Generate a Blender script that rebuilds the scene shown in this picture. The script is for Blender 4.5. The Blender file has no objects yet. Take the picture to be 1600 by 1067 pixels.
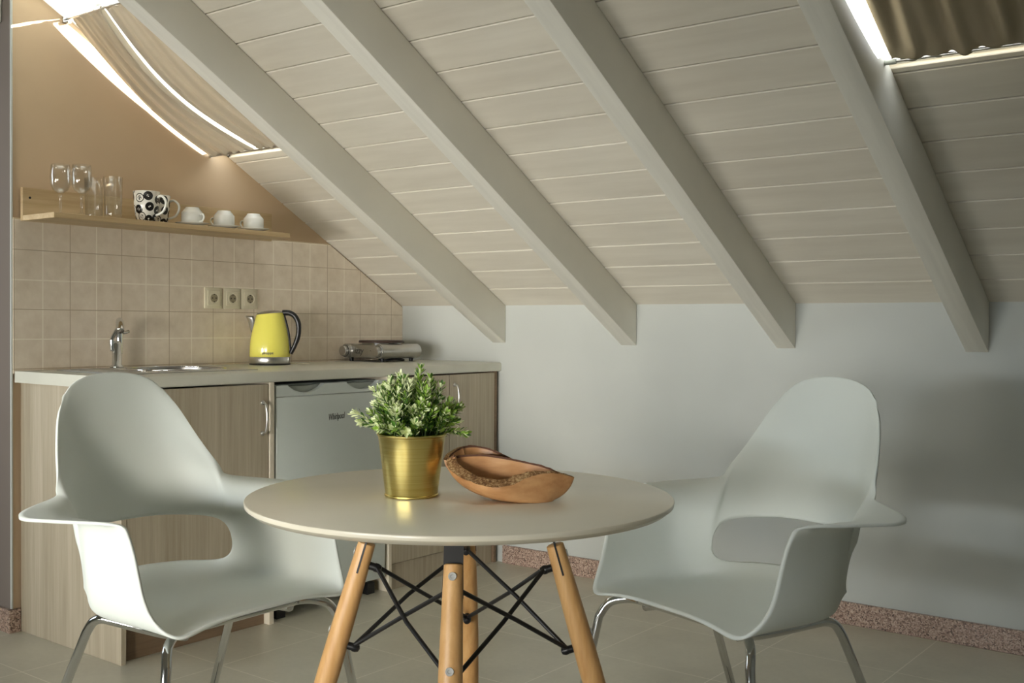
import bpy, bmesh, math, random
from mathutils import Vector, Matrix, noise
random.seed(7)
PI = math.pi
sc = bpy.context.scene
col = sc.collection

# ------------------------------------------------------------------ camera
YAW, PIT, ROL = -0.656735, -0.016214, 0.0064845
Fv = Vector((math.sin(YAW)*math.cos(PIT), math.cos(YAW)*math.cos(PIT), math.sin(PIT)))
Rv = Vector((math.cos(YAW), -math.sin(YAW), 0)); Uv = Rv.cross(Fv)
R2 = Rv*math.cos(ROL)+Uv*math.sin(ROL); U2 = -Rv*math.sin(ROL)+Uv*math.cos(ROL)
cam = bpy.data.cameras.new('camera'); cam_ob = bpy.data.objects.new('camera', cam); col.objects.link(cam_ob)
M = Matrix((R2, U2, -Fv)).transposed().to_4x4(); M.translation = Vector((3.52297, -3.70969, 1.04734))
cam_ob.matrix_world = M
cam.sensor_width = 36; cam.lens = 36*1676.85/1600; cam.clip_start = .05
sc.camera = cam_ob

# ------------------------------------------------------------------ view, world, lights
sc.view_settings.view_transform = 'Standard'; sc.view_settings.look = 'None'
sc.view_settings.gamma = 1; sc.view_settings.use_curve_mapping = False
sc.view_settings.exposure = 0.06
w = bpy.data.worlds.new('sky'); sc.world = w; w.use_nodes = True
bg = w.node_tree.nodes['Background']; bg.inputs[0].default_value = (.93, .97, 1, 1); bg.inputs[1].default_value = 4.0

def light(name, kind, loc, target, energy, color, sx=1, sy=1, spread=180):
    l = bpy.data.lights.new(name, kind); l.energy = energy; l.color = color
    if kind == 'AREA': l.shape = 'RECTANGLE'; l.size = sx; l.size_y = sy; l.spread = math.radians(spread)
    o = bpy.data.objects.new(name, l); col.objects.link(o); o.location = loc
    o.rotation_euler = (Vector(target)-Vector(loc)).to_track_quat('-Z', 'Z').to_euler()
    return o
s = light('sun', 'SUN', (4, 4, 4), (4-1, 4-1.5, 4-.6), 34, (1, .97, .92)); s.data.angle = math.radians(.6)
# daylight from unseen windows behind and left of the camera, plus two added fills
light('window_daylight', 'AREA', (1.9, -6.9, 1.6), (1.75, -.7, .8), 29, (.86, .94, 1), 1.2, 1.3, 44)
light('warm_ceiling_fill', 'AREA', (.9, -6.9, 1.1), (.7, -.6, 1.7), 20, (1, .97, .90), 1.2, 1.3, 46)  # added warm fill tilted up to brighten the ceiling, no window there
light('side_window_daylight', 'AREA', (-1.35, -3.5, 1.5), (1.6, -.6, .9), 11, (.80, .92, 1), 1.0, 1.1, 130)
light('warm_kitchen_fill', 'AREA', (3.4, -6.9, 1.25), (.6, -.2, 1.0), 17, (1, .95, .86), 1.1, 1.6, 34)  # added fill lifting the kitchen fronts and tiles, no real opening there

# ------------------------------------------------------------------ helpers
def lin(c):
    return tuple((v/12.92 if v <= .04045 else ((v+.055)/1.055)**2.4) for v in c)
def rgb(r, g, b): return lin((r/255, g/255, b/255))+(1,)

class NT:
    def __init__(s, name, rough=.5, color=(.8, .8, .8, 1), metal=0, spec=.5):
        s.m = bpy.data.materials.new(name); s.m.use_nodes = True
        s.t = s.m.node_tree; s.b = s.t.nodes['Principled BSDF']
        s.b.inputs['Base Color'].default_value = color; s.b.inputs['Roughness'].default_value = rough
        s.b.inputs['Metallic'].default_value = metal; s.b.inputs['Specular IOR Level'].default_value = spec
    def n(s, t, **kw):
        x = s.t.nodes.new(t)
        for k, v in kw.items():
            if k in x.inputs: x.inputs[k].default_value = v
            else: setattr(x, k, v)
        return x
    def l(s, a, b): s.t.links.new(a, b)
    def coords(s, scale=(1, 1, 1), rot=(0, 0, 0), src='Object'):
        tc = s.n('ShaderNodeTexCoord'); mp = s.n('ShaderNodeMapping')
        mp.inputs['Scale'].default_value = scale; mp.inputs['Rotation'].default_value = rot
        s.l(tc.outputs[src], mp.inputs[0]); return mp.outputs[0]
    def noise(s, vec, scale=5, detail=4, rough=.5):
        x = s.n('ShaderNodeTexNoise'); x.inputs['Scale'].default_value = scale
        x.inputs['Detail'].default_value = detail; x.inputs['Roughness'].default_value = rough
        s.l(vec, x.inputs['Vector']); return x.outputs['Fac']
    def ramp(s, fac, stops):
        r = s.n('ShaderNodeValToRGB'); e = r.color_ramp.elements
        while len(e) < len(stops): e.new(.5)
        for el, (p, c) in zip(e, stops): el.position = p; el.color = c
        s.l(fac, r.inputs[0]); return r.outputs[0]
    def math(s, op, a, b=None, c=None):
        x = s.n('ShaderNodeMath'); x.operation = op
        for i, v in enumerate((a, b, c)):
            if v is None: continue
            if isinstance(v, (int, float)): x.inputs[i].default_value = v
            else: s.l(v, x.inputs[i])
        return x.outputs[0]
    def base(s, c): s.l(c, s.b.inputs['Base Color'])
    def bump(s, h, strength=.3, dist=.002):
        x = s.n('ShaderNodeBump'); x.inputs['Strength'].default_value = strength; x.inputs['Distance'].default_value = dist
        s.l(h, x.inputs['Height']); s.l(x.outputs[0], s.b.inputs['Normal'])
    def mix(s, fac, a, b):
        x = s.n('ShaderNodeMix'); x.data_type = 'RGBA'
        s.l(fac, x.inputs[0])
        for i, v in ((6, a), (7, b)):
            if isinstance(v, tuple): x.inputs[i].default_value = v
            else: s.l(v, x.inputs[i])
        return x.outputs[2]

def plain(name, c, rough=.5, metal=0, spec=.5, var=.04, sc_=8):
    m = NT(name, rough, c, metal, spec)
    f = m.noise(m.coords(), sc_, 3)
    a = tuple(max(0, v*(1-var)) for v in c[:3])+(1,); b = tuple(min(1, v*(1+var)) for v in c[:3])+(1,)
    m.base(m.ramp(f, [(.3, a), (.7, b)])); return m.m

def wood(name, dark, light_, grain=(60, 60, 3), rough=.5, rot=(0, 0, 0), lo=.35, hi=.7, bump=.15):
    m = NT(name, rough)
    v = m.coords(grain, rot)
    f1 = m.noise(v, 1, 6, .65); f2 = m.noise(m.coords(tuple(g*.18 for g in grain), rot), 1, 3)
    f = m.math('ADD', m.math('MULTIPLY', f1, .6), m.math('MULTIPLY', f2, .4))
    m.base(m.ramp(f, [(lo, dark), (hi, light_)])); m.bump(f1, bump, .001); return m.m

MT = {}
def wallpaint(name, c):
    m = NT(name, .85, c, 0, .2); v = m.coords()
    f = m.noise(v, 2.2, 3); g = m.noise(v, 160, 3)
    m.base(m.ramp(f, [(.3, tuple(x*.95 for x in c[:3])+(1,)), (.7, tuple(min(1, x*1.04) for x in c[:3])+(1,))]))
    m.bump(g, .12, .001); return m.m
MT['peach'] = wallpaint('peach_paint', rgb(200, 176, 146))
MT['white_wall'] = wallpaint('white_paint', rgb(188, 191, 186))
MT['mauve'] = wallpaint('mauve_grey_paint', rgb(118, 109, 102))
m = NT('painted_boards', .6, spec=.3); v = m.coords((3, 25, 25))
g1 = m.noise(v, 1, 6, .6); g2 = m.noise(m.coords((.8, 7, 7)), 1, 3)
f = m.math('ADD', m.math('MULTIPLY', g1, .5), m.math('MULTIPLY', g2, .5))
m.base(m.ramp(f, [(.32, rgb(206, 199, 184)), (.68, rgb(222, 216, 202))])); m.bump(g1, .05, .0006); MT['ceil'] = m.m
m = NT('painted_beam', .5, spec=.35); v = m.coords((40, 3, 3))
g1 = m.noise(v, 1, 5); m.base(m.ramp(g1, [(.3, rgb(222, 219, 208)), (.7, rgb(232, 229, 218))])); m.bump(g1, .08, .001); MT['beam'] = m.m
MT['dark_gap'] = plain('dark_joint', rgb(60, 52, 42), .9)
# floor tiles
m = NT('floor_tile', .32, spec=.4)
tc = m.n('ShaderNodeTexCoord'); sp = m.n('ShaderNodeSeparateXYZ'); m.l(tc.outputs['Object'], sp.inputs[0])
def line(m, coord, off, period, wid):
    a = m.math('ADD', coord, 100*period-off); a = m.math('MODULO', a, period)
    a = m.math('SUBTRACT', a, period/2); a = m.math('ABSOLUTE', a); return m.math('GREATER_THAN', a, period/2-wid)
lx = line(m, sp.outputs[0], 1.245, .41, .0018); ly = line(m, sp.outputs[1], -.845, .41, .0018)
ln = m.math('MAXIMUM', lx, ly)
v = m.coords(); f = m.noise(v, 3, 5, .6); f2 = m.noise(v, 60, 2)
c = m.ramp(m.math('ADD', m.math('MULTIPLY', f, .8), m.math('MULTIPLY', f2, .2)), [(.35, rgb(186, 181, 164)), (.65, rgb(202, 197, 179))])
m.base(m.mix(ln, c, rgb(218, 212, 196))); m.bump(m.math('SUBTRACT', 1.0, ln), .3, .001)
MT['floor'] = m.m
# wall tiles
m = NT('wall_tile', .3, spec=.45)
tc = m.n('ShaderNodeTexCoord'); sp = m.n('ShaderNodeSeparateXYZ'); m.l(tc.outputs['Object'], sp.inputs[0])
dy = line(m, sp.outputs[1], -.077, .2005, .0013); dz = line(m, sp.outputs[2], 1.0865, .201, .0013)
fy = line(m, sp.outputs[1], -.177, .2005, .0022); fz = line(m, sp.outputs[2], .985, .201, .0022)
dk = m.math('MAXIMUM', dy, dz); lt = m.math('MAXIMUM', fy, fz)
v = m.coords(); f = m.noise(v, 5, 5, .65); f2 = m.noise(v, 22, 4, .6)
c = m.ramp(m.math('ADD', m.math('MULTIPLY', f, .5), m.math('MULTIPLY', f2, .5)), [(.32, rgb(214, 199, 178)), (.62, rgb(233, 221, 203))])
c = m.mix(lt, c, rgb(242, 233, 216)); c = m.mix(dk, c, rgb(184, 166, 142)); m.base(c)
m.bump(m.math('SUBTRACT', 1.0, m.math('MAXIMUM', dk, lt)), .5, .0015); MT['tile'] = m.m
# granite
m = NT('pink_granite', .3, spec=.5); v = m.coords()
vo = m.n('ShaderNodeTexVoronoi'); vo.inputs['Scale'].default_value = 230; m.l(v, vo.inputs['Vector'])
f = m.noise(v, 120, 5, .7)
c = m.ramp(vo.outputs['Color'], [(.0, rgb(56, 46, 42)), (.22, rgb(118, 94, 82)), (.5, rgb(164, 138, 124)), (1, rgb(206, 186, 168))])
m.base(m.mix(m.math('GREATER_THAN', f, .6), c, rgb(70, 56, 50))); MT['granite'] = m.m

MT['oak'] = wood('pale_oak_laminate', rgb(156, 144, 122), rgb(188, 178, 158), (75, 75, 2.4), .5)
MT['oak_edge'] = plain('oak_edge_band', rgb(216, 206, 186), .5)
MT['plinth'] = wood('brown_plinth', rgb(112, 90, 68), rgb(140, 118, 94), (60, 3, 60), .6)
MT['shelf'] = wood('pine_shelf', rgb(178, 152, 112), rgb(212, 190, 150), (50, 3, 50), .5)
MT['counter'] = plain('grey_green_laminate', rgb(204, 203, 190), .35)
MT['chair'] = plain('white_moulded_plastic', rgb(219, 224, 217), .5, 0, .3, .01)
MT['table_top'] = plain('cream_satin_lacquer', rgb(230, 223, 202), .26, 0, .5, .015)
MT['beech'] = wood('beech_leg', rgb(196, 146, 88), rgb(224, 180, 122), (90, 90, 5), .4)
MT['chrome'] = plain('chrome', (.72, .73, .74, 1), .09, 1, .5, .01)
MT['steel'] = plain('brushed_steel', (.56, .55, .53, 1), .28, 1, .5, .05, 30)
MT['screw'] = plain('dull_zinc', rgb(170, 170, 166), .5, .3)
MT['black'] = plain('black_paint', rgb(26, 25, 25), .4)
MT['rubber'] = plain('black_plastic', rgb(22, 22, 24), .35)
MT['fridge'] = plain('white_enamel', rgb(202, 209, 204), .3, 0, .5, .01)
MT['fridge_dark'] = plain('grey_plastic', rgb(178, 184, 176), .5)
MT['porcelain'] = plain('porcelain', rgb(226, 226, 218), .15, 0, .5, .01)
MT['socket'] = plain('ivory_plastic', rgb(216, 208, 184), .35)
MT['socket_hole'] = plain('dark_socket_hole', rgb(70, 62, 50), .6)
MT['yellow'] = plain('yellow_enamel', rgb(232, 224, 104), .16, 0, .6, .01)
MT['plate'] = plain('cast_iron', rgb(64, 46, 38), .5)
MT['soil'] = plain('dark_soil', rgb(40, 36, 24), .95)
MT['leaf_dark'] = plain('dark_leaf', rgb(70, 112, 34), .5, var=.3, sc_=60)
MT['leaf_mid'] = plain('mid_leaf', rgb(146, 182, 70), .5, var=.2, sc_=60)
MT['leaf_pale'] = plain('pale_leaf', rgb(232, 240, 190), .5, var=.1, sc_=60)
MT['stem'] = plain('green_stem', rgb(60, 84, 36), .6)
MT['grey_text'] = plain('dark_grey_lettering', rgb(70, 70, 70), .4)
MT['frame_white'] = plain('white_lacquer', rgb(226, 226, 222), .4)
MT['box'] = plain('grey_plastic_box', rgb(196, 196, 186), .5)
# brass pot: brushed in rings
m = NT('brushed_brass', .27, (.66, .52, .17, 1), 1); f = m.noise(m.coords((4, 4, 400)), 1, 3)
m.base(m.ramp(f, [(.3, (.60, .48, .15, 1)), (.7, (.72, .60, .23, 1))])); m.b.inputs['Anisotropic'].default_value = .6
MT['brass'] = m.m
# olive wood
m = NT('olive_wood', .4, spec=.4); v = m.coords((8, 40, 40), (0, 0, .25)); f = m.noise(v, 1.3, 5, .6); g = m.noise(m.coords((14, 14, 14)), 1, 3)
m.base(m.ramp(m.math('ADD', m.math('MULTIPLY', f, .6), m.math('MULTIPLY', g, .4)), [(.3, rgb(148, 100, 62)), (.5, rgb(190, 140, 92)), (.7, rgb(212, 166, 116))])); MT['olive'] = m.m
m = NT('rough_bark', .9, spec=.2); v = m.coords(); f = m.noise(v, 220, 6, .7); g = m.noise(v, 45, 3)
m.base(m.ramp(m.math('ADD', m.math('MULTIPLY', f, .7), m.math('MULTIPLY', g, .3)), [(.36, rgb(84, 56, 38)), (.5, rgb(150, 110, 70)), (.64, rgb(220, 188, 138))])); m.bump(f, .9, .004); MT['bark'] = m.m
MT['bark_dark'] = plain('inner_bark', rgb(96, 62, 42), .8, var=.25, sc_=80)
# glass (drinkware)
def glassy(name, tint, refl):
    m = NT(name); t = m.t; t.nodes.remove(m.b)
    tr = m.n('ShaderNodeBsdfTransparent'); tr.inputs[0].default_value = tint
    gl = m.n('ShaderNodeBsdfGlossy'); gl.inputs['Roughness'].default_value = .03
    lw = m.n('ShaderNodeLayerWeight'); lw.inputs[0].default_value = .25
    fac = m.math('ADD', m.math('MULTIPLY', lw.outputs['Facing'], refl), .03)
    mx = m.n('ShaderNodeMixShader'); m.l(fac, mx.inputs[0]); m.l(tr.outputs[0], mx.inputs[1]); m.l(gl.outputs[0], mx.inputs[2])
    m.l(mx.outputs[0], t.nodes['Material Output'].inputs[0]); return m.m
MT['glass'] = glassy('clear_drinking_glass', (.975, .98, .975, 1), .38)
MT['pane'] = glassy('window_glass', (.97, .98, .98, 1), .12)
def cloth(name, c, tc_, tw):
    m = NT(name, .9, c); t = m.t
    v = m.coords((500, 500, 500)); f = m.noise(v, 1, 2)
    di = m.n('ShaderNodeBsdfDiffuse'); di.inputs[0].default_value = c
    tl = m.n('ShaderNodeBsdfTranslucent'); tl.inputs[0].default_value = tc_
    mx = m.n('ShaderNodeMixShader'); mx.inputs[0].default_value = tw
    m.l(di.outputs[0], mx.inputs[1]); m.l(tl.outputs[0], mx.inputs[2])
    bp = m.n('ShaderNodeBump'); bp.inputs['Strength'].default_value = .1; bp.inputs['Distance'].default_value = .001
    m.l(f, bp.inputs['Height']); m.l(bp.outputs[0], di.inputs['Normal'])
    t.nodes.remove(m.b); m.l(mx.outputs[0], t.nodes['Material Output'].inputs[0]); return m.m
MT['curtain'] = cloth('beige_curtain_cloth', rgb(204, 196, 178), rgb(180, 164, 140), .22)
MT['sheer'] = cloth('thin_white_cloth', rgb(240, 240, 236), rgb(250, 250, 246), .45)
MT['curtain_dark'] = cloth('olive_grey_curtain_cloth', rgb(168, 156, 132), rgb(120, 104, 80), .03)
# mug pattern: black discs and rings on white, laid out on the mug's own UVs
m = NT('mug_print', .2, spec=.5)
uv = m.n('ShaderNodeTexCoord'); vo = m.n('ShaderNodeTexVoronoi'); vo.voronoi_dimensions = '2D'
vo.inputs['Scale'].default_value = 27; vo.inputs['Randomness'].default_value = .55; m.l(uv.outputs['UV'], vo.inputs['Vector'])
d = vo.outputs['Distance']
sepc = m.n('ShaderNodeSeparateColor'); m.l(vo.outputs['Color'], sepc.inputs[0])
disc = m.math('LESS_THAN', d, .42); inner = m.math('LESS_THAN', d, .34); core = m.math('LESS_THAN', d, .13)
ringy = m.math('GREATER_THAN', sepc.outputs[0], .62)
wv = m.n('ShaderNodeTexNoise'); wv.noise_dimensions = '2D'; wv.inputs['Scale'].default_value = 190; m.l(uv.outputs['UV'], wv.inputs['Vector'])
scr = m.math('GREATER_THAN', wv.outputs['Fac'], .52)
ring = m.math('MULTIPLY', ringy, m.math('SUBTRACT', inner, m.math('MULTIPLY', m.math('LESS_THAN', d, .2), scr)))
dot = m.math('MULTIPLY', m.math('SUBTRACT', 1, ringy), m.math('MULTIPLY', core, scr))
blk = m.math('SUBTRACT', disc, m.math('MAXIMUM', ring, dot))
m.base(m.mix(blk, rgb(226, 222, 212), rgb(28, 25, 24))); MT['mug'] = m.m

def setp(o, label=None, cat=None, group=None, kind=None):
    if label: o['label'] = label
    if cat: o['category'] = cat
    if group: o['group'] = group
    if kind: o['kind'] = kind
    return o
def obj(name, bm, mats, parent=None, smooth=False, loc=None, **kw):
    me = bpy.data.meshes.new(name); bmesh.ops.recalc_face_normals(bm, faces=bm.faces) if kw.pop('recalc', True) else None
    bm.to_mesh(me); bm.free()
    if not isinstance(mats, (list, tuple)): mats = [mats]
    for m_ in mats: me.materials.append(m_)
    if smooth:
        for p in me.polygons: p.use_smooth = True
        if smooth != 'all':
            me.set_sharp_from_angle(angle=math.radians(38))
    o = bpy.data.objects.new(name, me); col.objects.link(o)
    if parent: o.parent = parent
    if loc: o.location = loc
    return setp(o, **kw)
def thing(name, label, cat, loc=(0, 0, 0), rz=0, group=None):
    o = bpy.data.objects.new(name, None); col.objects.link(o); o.empty_display_size = .05
    o.location = loc; o.rotation_euler = (0, 0, rz); return setp(o, label, cat, group)
def dup(root, loc, rz, label, group=None):
    r = root.copy(); col.objects.link(r); r.location = loc; r.rotation_euler = (0, 0, rz); r['label'] = label
    if group: r['group'] = group
    def rec(a, b):
        for ch in list(a.children):
            c_ = ch.copy(); col.objects.link(c_); c_.parent = b; rec(ch, c_)
    rec(root, r); return r
def bevel(bm, w_, seg=2, faces=None):
    bmesh.ops.bevel(bm, geom=list(bm.edges), offset=w_, segments=seg, affect='EDGES', profile=.5)
def box(bm, x0, y0, z0, x1, y1, z1, bev=0, seg=2):
    b = bmesh.new(); bmesh.ops.create_cube(b, size=1)
    for v_ in b.verts: v_.co = Vector(((x0+x1)/2+v_.co.x*(x1-x0), (y0+y1)/2+v_.co.y*(y1-y0), (z0+z1)/2+v_.co.z*(z1-z0)))
    if bev: bevel(b, bev, seg)
    merge(bm, b); return bm
def merge(bm, b, mat=None, mi=None):
    me = bpy.data.meshes.new('tmp')
    if mat: bmesh.ops.transform(b, matrix=mat, verts=b.verts)
    if mi is not None:
        for f_ in b.faces: f_.material_index = mi
    b.to_mesh(me); b.free(); bm.from_mesh(me); bpy.data.meshes.remove(me)
def lathe(bm, prof, n=48, mat=None, mi=0, uvscale=False):
    b = bmesh.new(); rings = []
    for r, z in prof:
        if r < 1e-6: rings.append([b.verts.new((0, 0, z))])
        else: rings.append([b.verts.new((r*math.cos(2*PI*i/n), r*math.sin(2*PI*i/n), z)) for i in range(n)])
    uvl = b.loops.layers.uv.new('UVMap') if uvscale else None
    for a, c_ in zip(rings, rings[1:]):
        for i in range(n):
            j = (i+1) % n
            if len(a) == 1 and len(c_) == 1: continue
            if len(a) == 1: vs = [a[0], c_[j], c_[i]]
            elif len(c_) == 1: vs = [a[i], a[j], c_[0]]
            else: vs = [a[i], a[j], c_[j], c_[i]]
            f_ = b.faces.new(vs); f_.material_index = mi
            if uvl:
                for lp in f_.loops:
                    an = math.atan2(lp.vert.co.y, lp.vert.co.x)
                    if an < 0: an += 2*PI
                    if i == n-1 and an < .1: an += 2*PI
                    lp[uvl].uv = (an*.042, lp.vert.co.z)
    if mat: bmesh.ops.transform(b, matrix=mat, verts=b.verts)
    me = bpy.data.meshes.new('tmp'); b.to_mesh(me); b.free(); bm.from_mesh(me); bpy.data.meshes.remove(me); return bm
def catmull(pts, n=8):
    P = [Vector(p) for p in pts]; out = []
    for i in range(len(P)-1):
        p0 = P[max(i-1, 0)]; p1 = P[i]; p2 = P[i+1]; p3 = P[min(i+2, len(P)-1)]
        for k in range(n):
            t = k/n; out.append(.5*((2*p1)+(-p0+p2)*t+(2*p0-5*p1+4*p2-p3)*t*t+(-p0+3*p1-3*p2+p3)*t**3))
    out.append(P[-1]); return out
def tube(bm, pts, r, n=12, cap=True, mi=0, closed=False):
    P = [Vector(p) for p in pts]; N = len(P); rad = r if isinstance(r, (list, tuple)) else [r]*N
    b = bmesh.new(); rings = []; up = None
    for i in range(N):
        t = (P[min(i+1, N-1)]-P[max(i-1, 0)]).normalized()
        if up is None: up = t.orthogonal().normalized()
        up = (up-t*up.dot(t)).normalized(); sd = t.cross(up)
        rings.append([b.verts.new(P[i]+(up*math.cos(2*PI*k/n)+sd*math.sin(2*PI*k/n))*rad[i]) for k in range(n)])
    for a, c_ in zip(rings, rings[1:]):
        for k in range(n): b.faces.new((a[k], a[(k+1) % n], c_[(k+1) % n], c_[k]))
    if cap: b.faces.new(rings[0][::-1]); b.faces.new(rings[-1])
    merge(bm, b, mi=mi); return bm
def rotto(direction):
    return Vector(direction).to_track_quat('Z', 'Y').to_matrix().to_4x4()
def cyl(bm, a, b_, r, r2=None, n=24, mi=0):
    r2 = r if r2 is None else r2; a = Vector(a); b_ = Vector(b_); return tube(bm, [a, b_], [r, r2], n, True, mi)
def prism(bm, poly, axis, lo, hi, mi=0):
    b = bmesh.new()
    def mk(p, h):
        return {'x': (h, p[0], p[1]), 'y': (p[0], h, p[1]), 'z': (p[0], p[1], h)}[axis]
    A = [b.verts.new(mk(p, lo)) for p in poly]; B = [b.verts.new(mk(p, hi)) for p in poly]
    b.faces.new(A); b.faces.new(B[::-1]); n = len(poly)
    for i in range(n): b.faces.new((A[i], B[i], B[(i+1) % n], A[(i+1) % n]))
    merge(bm, b, mi=mi); return bm
def text(name, body, size, mat, parent, matrix, depth=.0006, shear=0):
    cu = bpy.data.curves.new(name+'_curve', 'FONT'); cu.body = body; cu.size = size; cu.extrude = depth; cu.shear = shear
    cu.align_x = 'CENTER'; cu.align_y = 'CENTER'
    t = bpy.data.objects.new('tmp_text', cu); col.objects.link(t)
    dg = bpy.context.evaluated_depsgraph_get(); dg.update()
    me = bpy.data.meshes.new_from_object(t.evaluated_get(dg)); bpy.data.objects.remove(t); bpy.data.curves.remove(cu)
    me.materials.clear(); me.materials.append(mat); me.transform(matrix)
    o = bpy.data.objects.new(name, me); col.objects.link(o); o.parent = parent; return o

# ------------------------------------------------------------------ room
K, SL = 1.1294, .575
TH = math.atan(SL); CO, SI = math.cos(TH), math.sin(TH)
XR, YB, LEND = 4.7, -7.1, -1.886
YR = -2.65; ZR = K-SL*YR
bm = bmesh.new(); box(bm, -1.5, YB-.1, -.1, XR+.1, .2, 0); obj('floor', bm, MT['floor'], kind='structure')
# ceiling: boards between joints, dark joint backing, roof slab, openings for the two roof windows
OPN = [(0.0, .60, -1.0, -2.12), (2.60, 3.30, -.985, -2.12)]
def slope_pt(x, s_, off): # s_ = length up the slope, off = above the board face
    return Vector((x, -s_*CO+off*SI*0+off*(-SI)*-1*0, K+s_*SI))+Vector((0, SI, CO))*off
def sbox(bm, x0, x1, s0, s1, o0, o1, ch=0, mi=0):
    b = bmesh.new(); c_ = ch
    prof = [(s0, o1), (s0, o0+c_), (s0+c_, o0), (s1-c_, o0), (s1, o0+c_), (s1, o1)] if ch else [(s0, o1), (s0, o0), (s1, o0), (s1, o1)]
    A = [b.verts.new(slope_pt(x0, *p)) for p in prof]; B = [b.verts.new(slope_pt(x1, *p)) for p in prof]
    b.faces.new(A); b.faces.new(B[::-1]); n = len(prof)
    for i in range(n): b.faces.new((A[i], B[i], B[(i+1) % n], A[(i+1) % n]))
    merge(bm, b, mi=mi)
def xspans(s0, s1):
    lo, hi = -.2, XR+.05; cuts = []
    for (a, b, y0, y1) in OPN:
        so, s1o = -y0/CO, -y1/CO
        if s1 > so+1e-4 and s0 < s1o-1e-4: cuts.append((a, b))
    sp_, cur = [], lo
    for a, b in sorted(cuts): sp_.append((cur, a)); cur = b
    sp_.append((cur, hi)); return sp_
bm = bmesh.new(); smax = -YR/CO
edges_s = sorted(set([-.02]+[.14*k-.005 for k in range(1, 24) if .14*k-.005 < smax]+[smax]))
brk = sorted(e_ for (a, b, y0, y1) in OPN for e_ in (-y0/CO, -y1/CO))
def split(es): return es
xb = [-.2, 0.0, .60, 2.60, 3.30, XR+.05]
for x0, x1 in zip(xb, xb[1:]):
    op = [o_ for o_ in OPN if abs(o_[0]-x0) < 1e-6 and abs(o_[1]-x1) < 1e-6]
    cuts = (-op[0][2]/CO, -op[0][3]/CO) if op else (9, 9)
    spans = []
    for a, b in list(zip(edges_s, edges_s[1:])):
        a += .0022; b -= .0022
        if b <= cuts[0] or a >= cuts[1]: spans.append((a, b))
        else:
            if a < cuts[0]: spans.append((a, cuts[0]))
            if b > cuts[1]: spans.append((cuts[1], b))
    for a, b in spans:
        if b-a > .006: sbox(bm, x0, x1, a, b, 0, .018, .0022)
    for a, b in ([(-.12, cuts[0]), (cuts[1], smax)] if op else [(-.12, smax)]): sbox(bm, x0, x1, a, b, .0182, .05, mi=1)
# far slope behind the camera
b2 = bmesh.new()
q0 = [(YR, ZR), (YB-.1, K-.02), (YB-.1, K+.15), (YR, ZR+.16)]
prism(b2, q0, 'x', -1.6, XR+.05); merge(bm, b2)
b2 = bmesh.new(); prism(b2, [(LEND-.0, K-SL*LEND), (YR, ZR), (YR, ZR+.16), (LEND, K-SL*LEND+.16)], 'x', -1.6, -.2); merge(bm, b2)
obj('ceiling', bm, [MT['ceil'], MT['dark_gap']], kind='structure')
# walls
bm = bmesh.new(); prism(bm, [(.12, 0), (.12, K), (0, K+.01), (LEND, K-SL*LEND+.12), (LEND, 0)], 'x', -.2, 0); obj('wall_left', bm, MT['peach'], kind='structure')
bm = bmesh.new(); box(bm, 0, 0, 0, XR+.1, .12, K+.003); obj('wall_back', bm, MT['white_wall'], kind='structure')
bm = bmesh.new(); box(bm, -1.5, LEND-.002, 0, -.0005, LEND+.15, K-SL*LEND+.1); obj('wall_side', bm, MT['mauve'], kind='structure')
bm = bmesh.new(); prism(bm, [(.12, 0), (.12, K), (YR, ZR+.1), (YB-.1, K), (YB-.1, 0)], 'x', XR, XR+.1); obj('wall_right', bm, MT['white_wall'], kind='structure')
bm = bmesh.new(); prism(bm, [(LEND, 0), (LEND, K-SL*LEND), (YR, ZR+.1), (YB-.1, K), (YB-.1, 0)], 'x', -1.6, -1.5); obj('wall_far_left', bm, MT['white_wall'], kind='structure')
bm = bmesh.new(); box(bm, -1.6, YB-.1, 0, XR+.1, YB, K+.1); obj('wall_front', bm, MT['white_wall'], kind='structure')
# skirting
bm = bmesh.new(); box(bm, .628, -.015, 0, XR, -.0005, .078, .0015, 1); obj('baseboard_back', bm, MT['granite'], kind='structure')
bm = bmesh.new(); box(bm, -1.5, LEND-.017, 0, .014, LEND-.002, .078, .0015, 1); box(bm, .0005, LEND-.0165, 0, .0145, -1.862, .078, .0015, 1)
obj('baseboard_side', bm, MT['granite'], kind='structure')
# splashback tiles
bm = bmesh.new(); zt = 1.388; yk = -(zt-K)/SL-.012
prism(bm, [(LEND+.002, .87), (LEND+.002, zt), (yk, zt), (-.001, K-.007), (-.001, .87)], 'x', .0005, .008)
obj('trim_1', bm, MT['tile'], kind='structure')
bm = bmesh.new(); box(bm, .0005, LEND+.002, zt, .0095, yk-.002, zt+.005, .001, 1); obj('trim_2', bm, plain('tile_edge_strip', rgb(214, 198, 170), .4), kind='structure')
bm = bmesh.new(); box(bm, -.004, LEND-.0035, .0785, .004, LEND+.003, K-SL*LEND-.02, .001, 1); obj('trim_3', bm, MT['white_wall'], kind='structure')

# beams
BX = [(.556, .628), (1.222, 1.294), (1.890, 1.962), (2.549, 2.621), (3.22, 3.292), (3.88, 3.952)]
labs = ['pale painted rafter nearest the kitchen wall, landing beside the worktop', 'pale painted rafter second from the kitchen, landing above the end of the worktop side wall',
        'pale painted rafter third from the kitchen, ending above the right-hand chair left shoulder', 'rightmost visible painted rafter, with bright daylight streak from the roof window beside it']
DZ = .165
for i, (a, b) in enumerate(BX[:4]):
    bm = bmesh.new()
    prism(bm, [(-.0008, K-DZ), (-.0008, K-.0008), (YR, ZR-.0008), (YR, ZR-DZ)], 'x', a, b)
    bevel(bm, .003, 2)
    o = obj('rafter', bm, MT['beam'], smooth=True); setp(o, labs[i], 'ceiling beam', 'sloping ceiling rafters')

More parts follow.
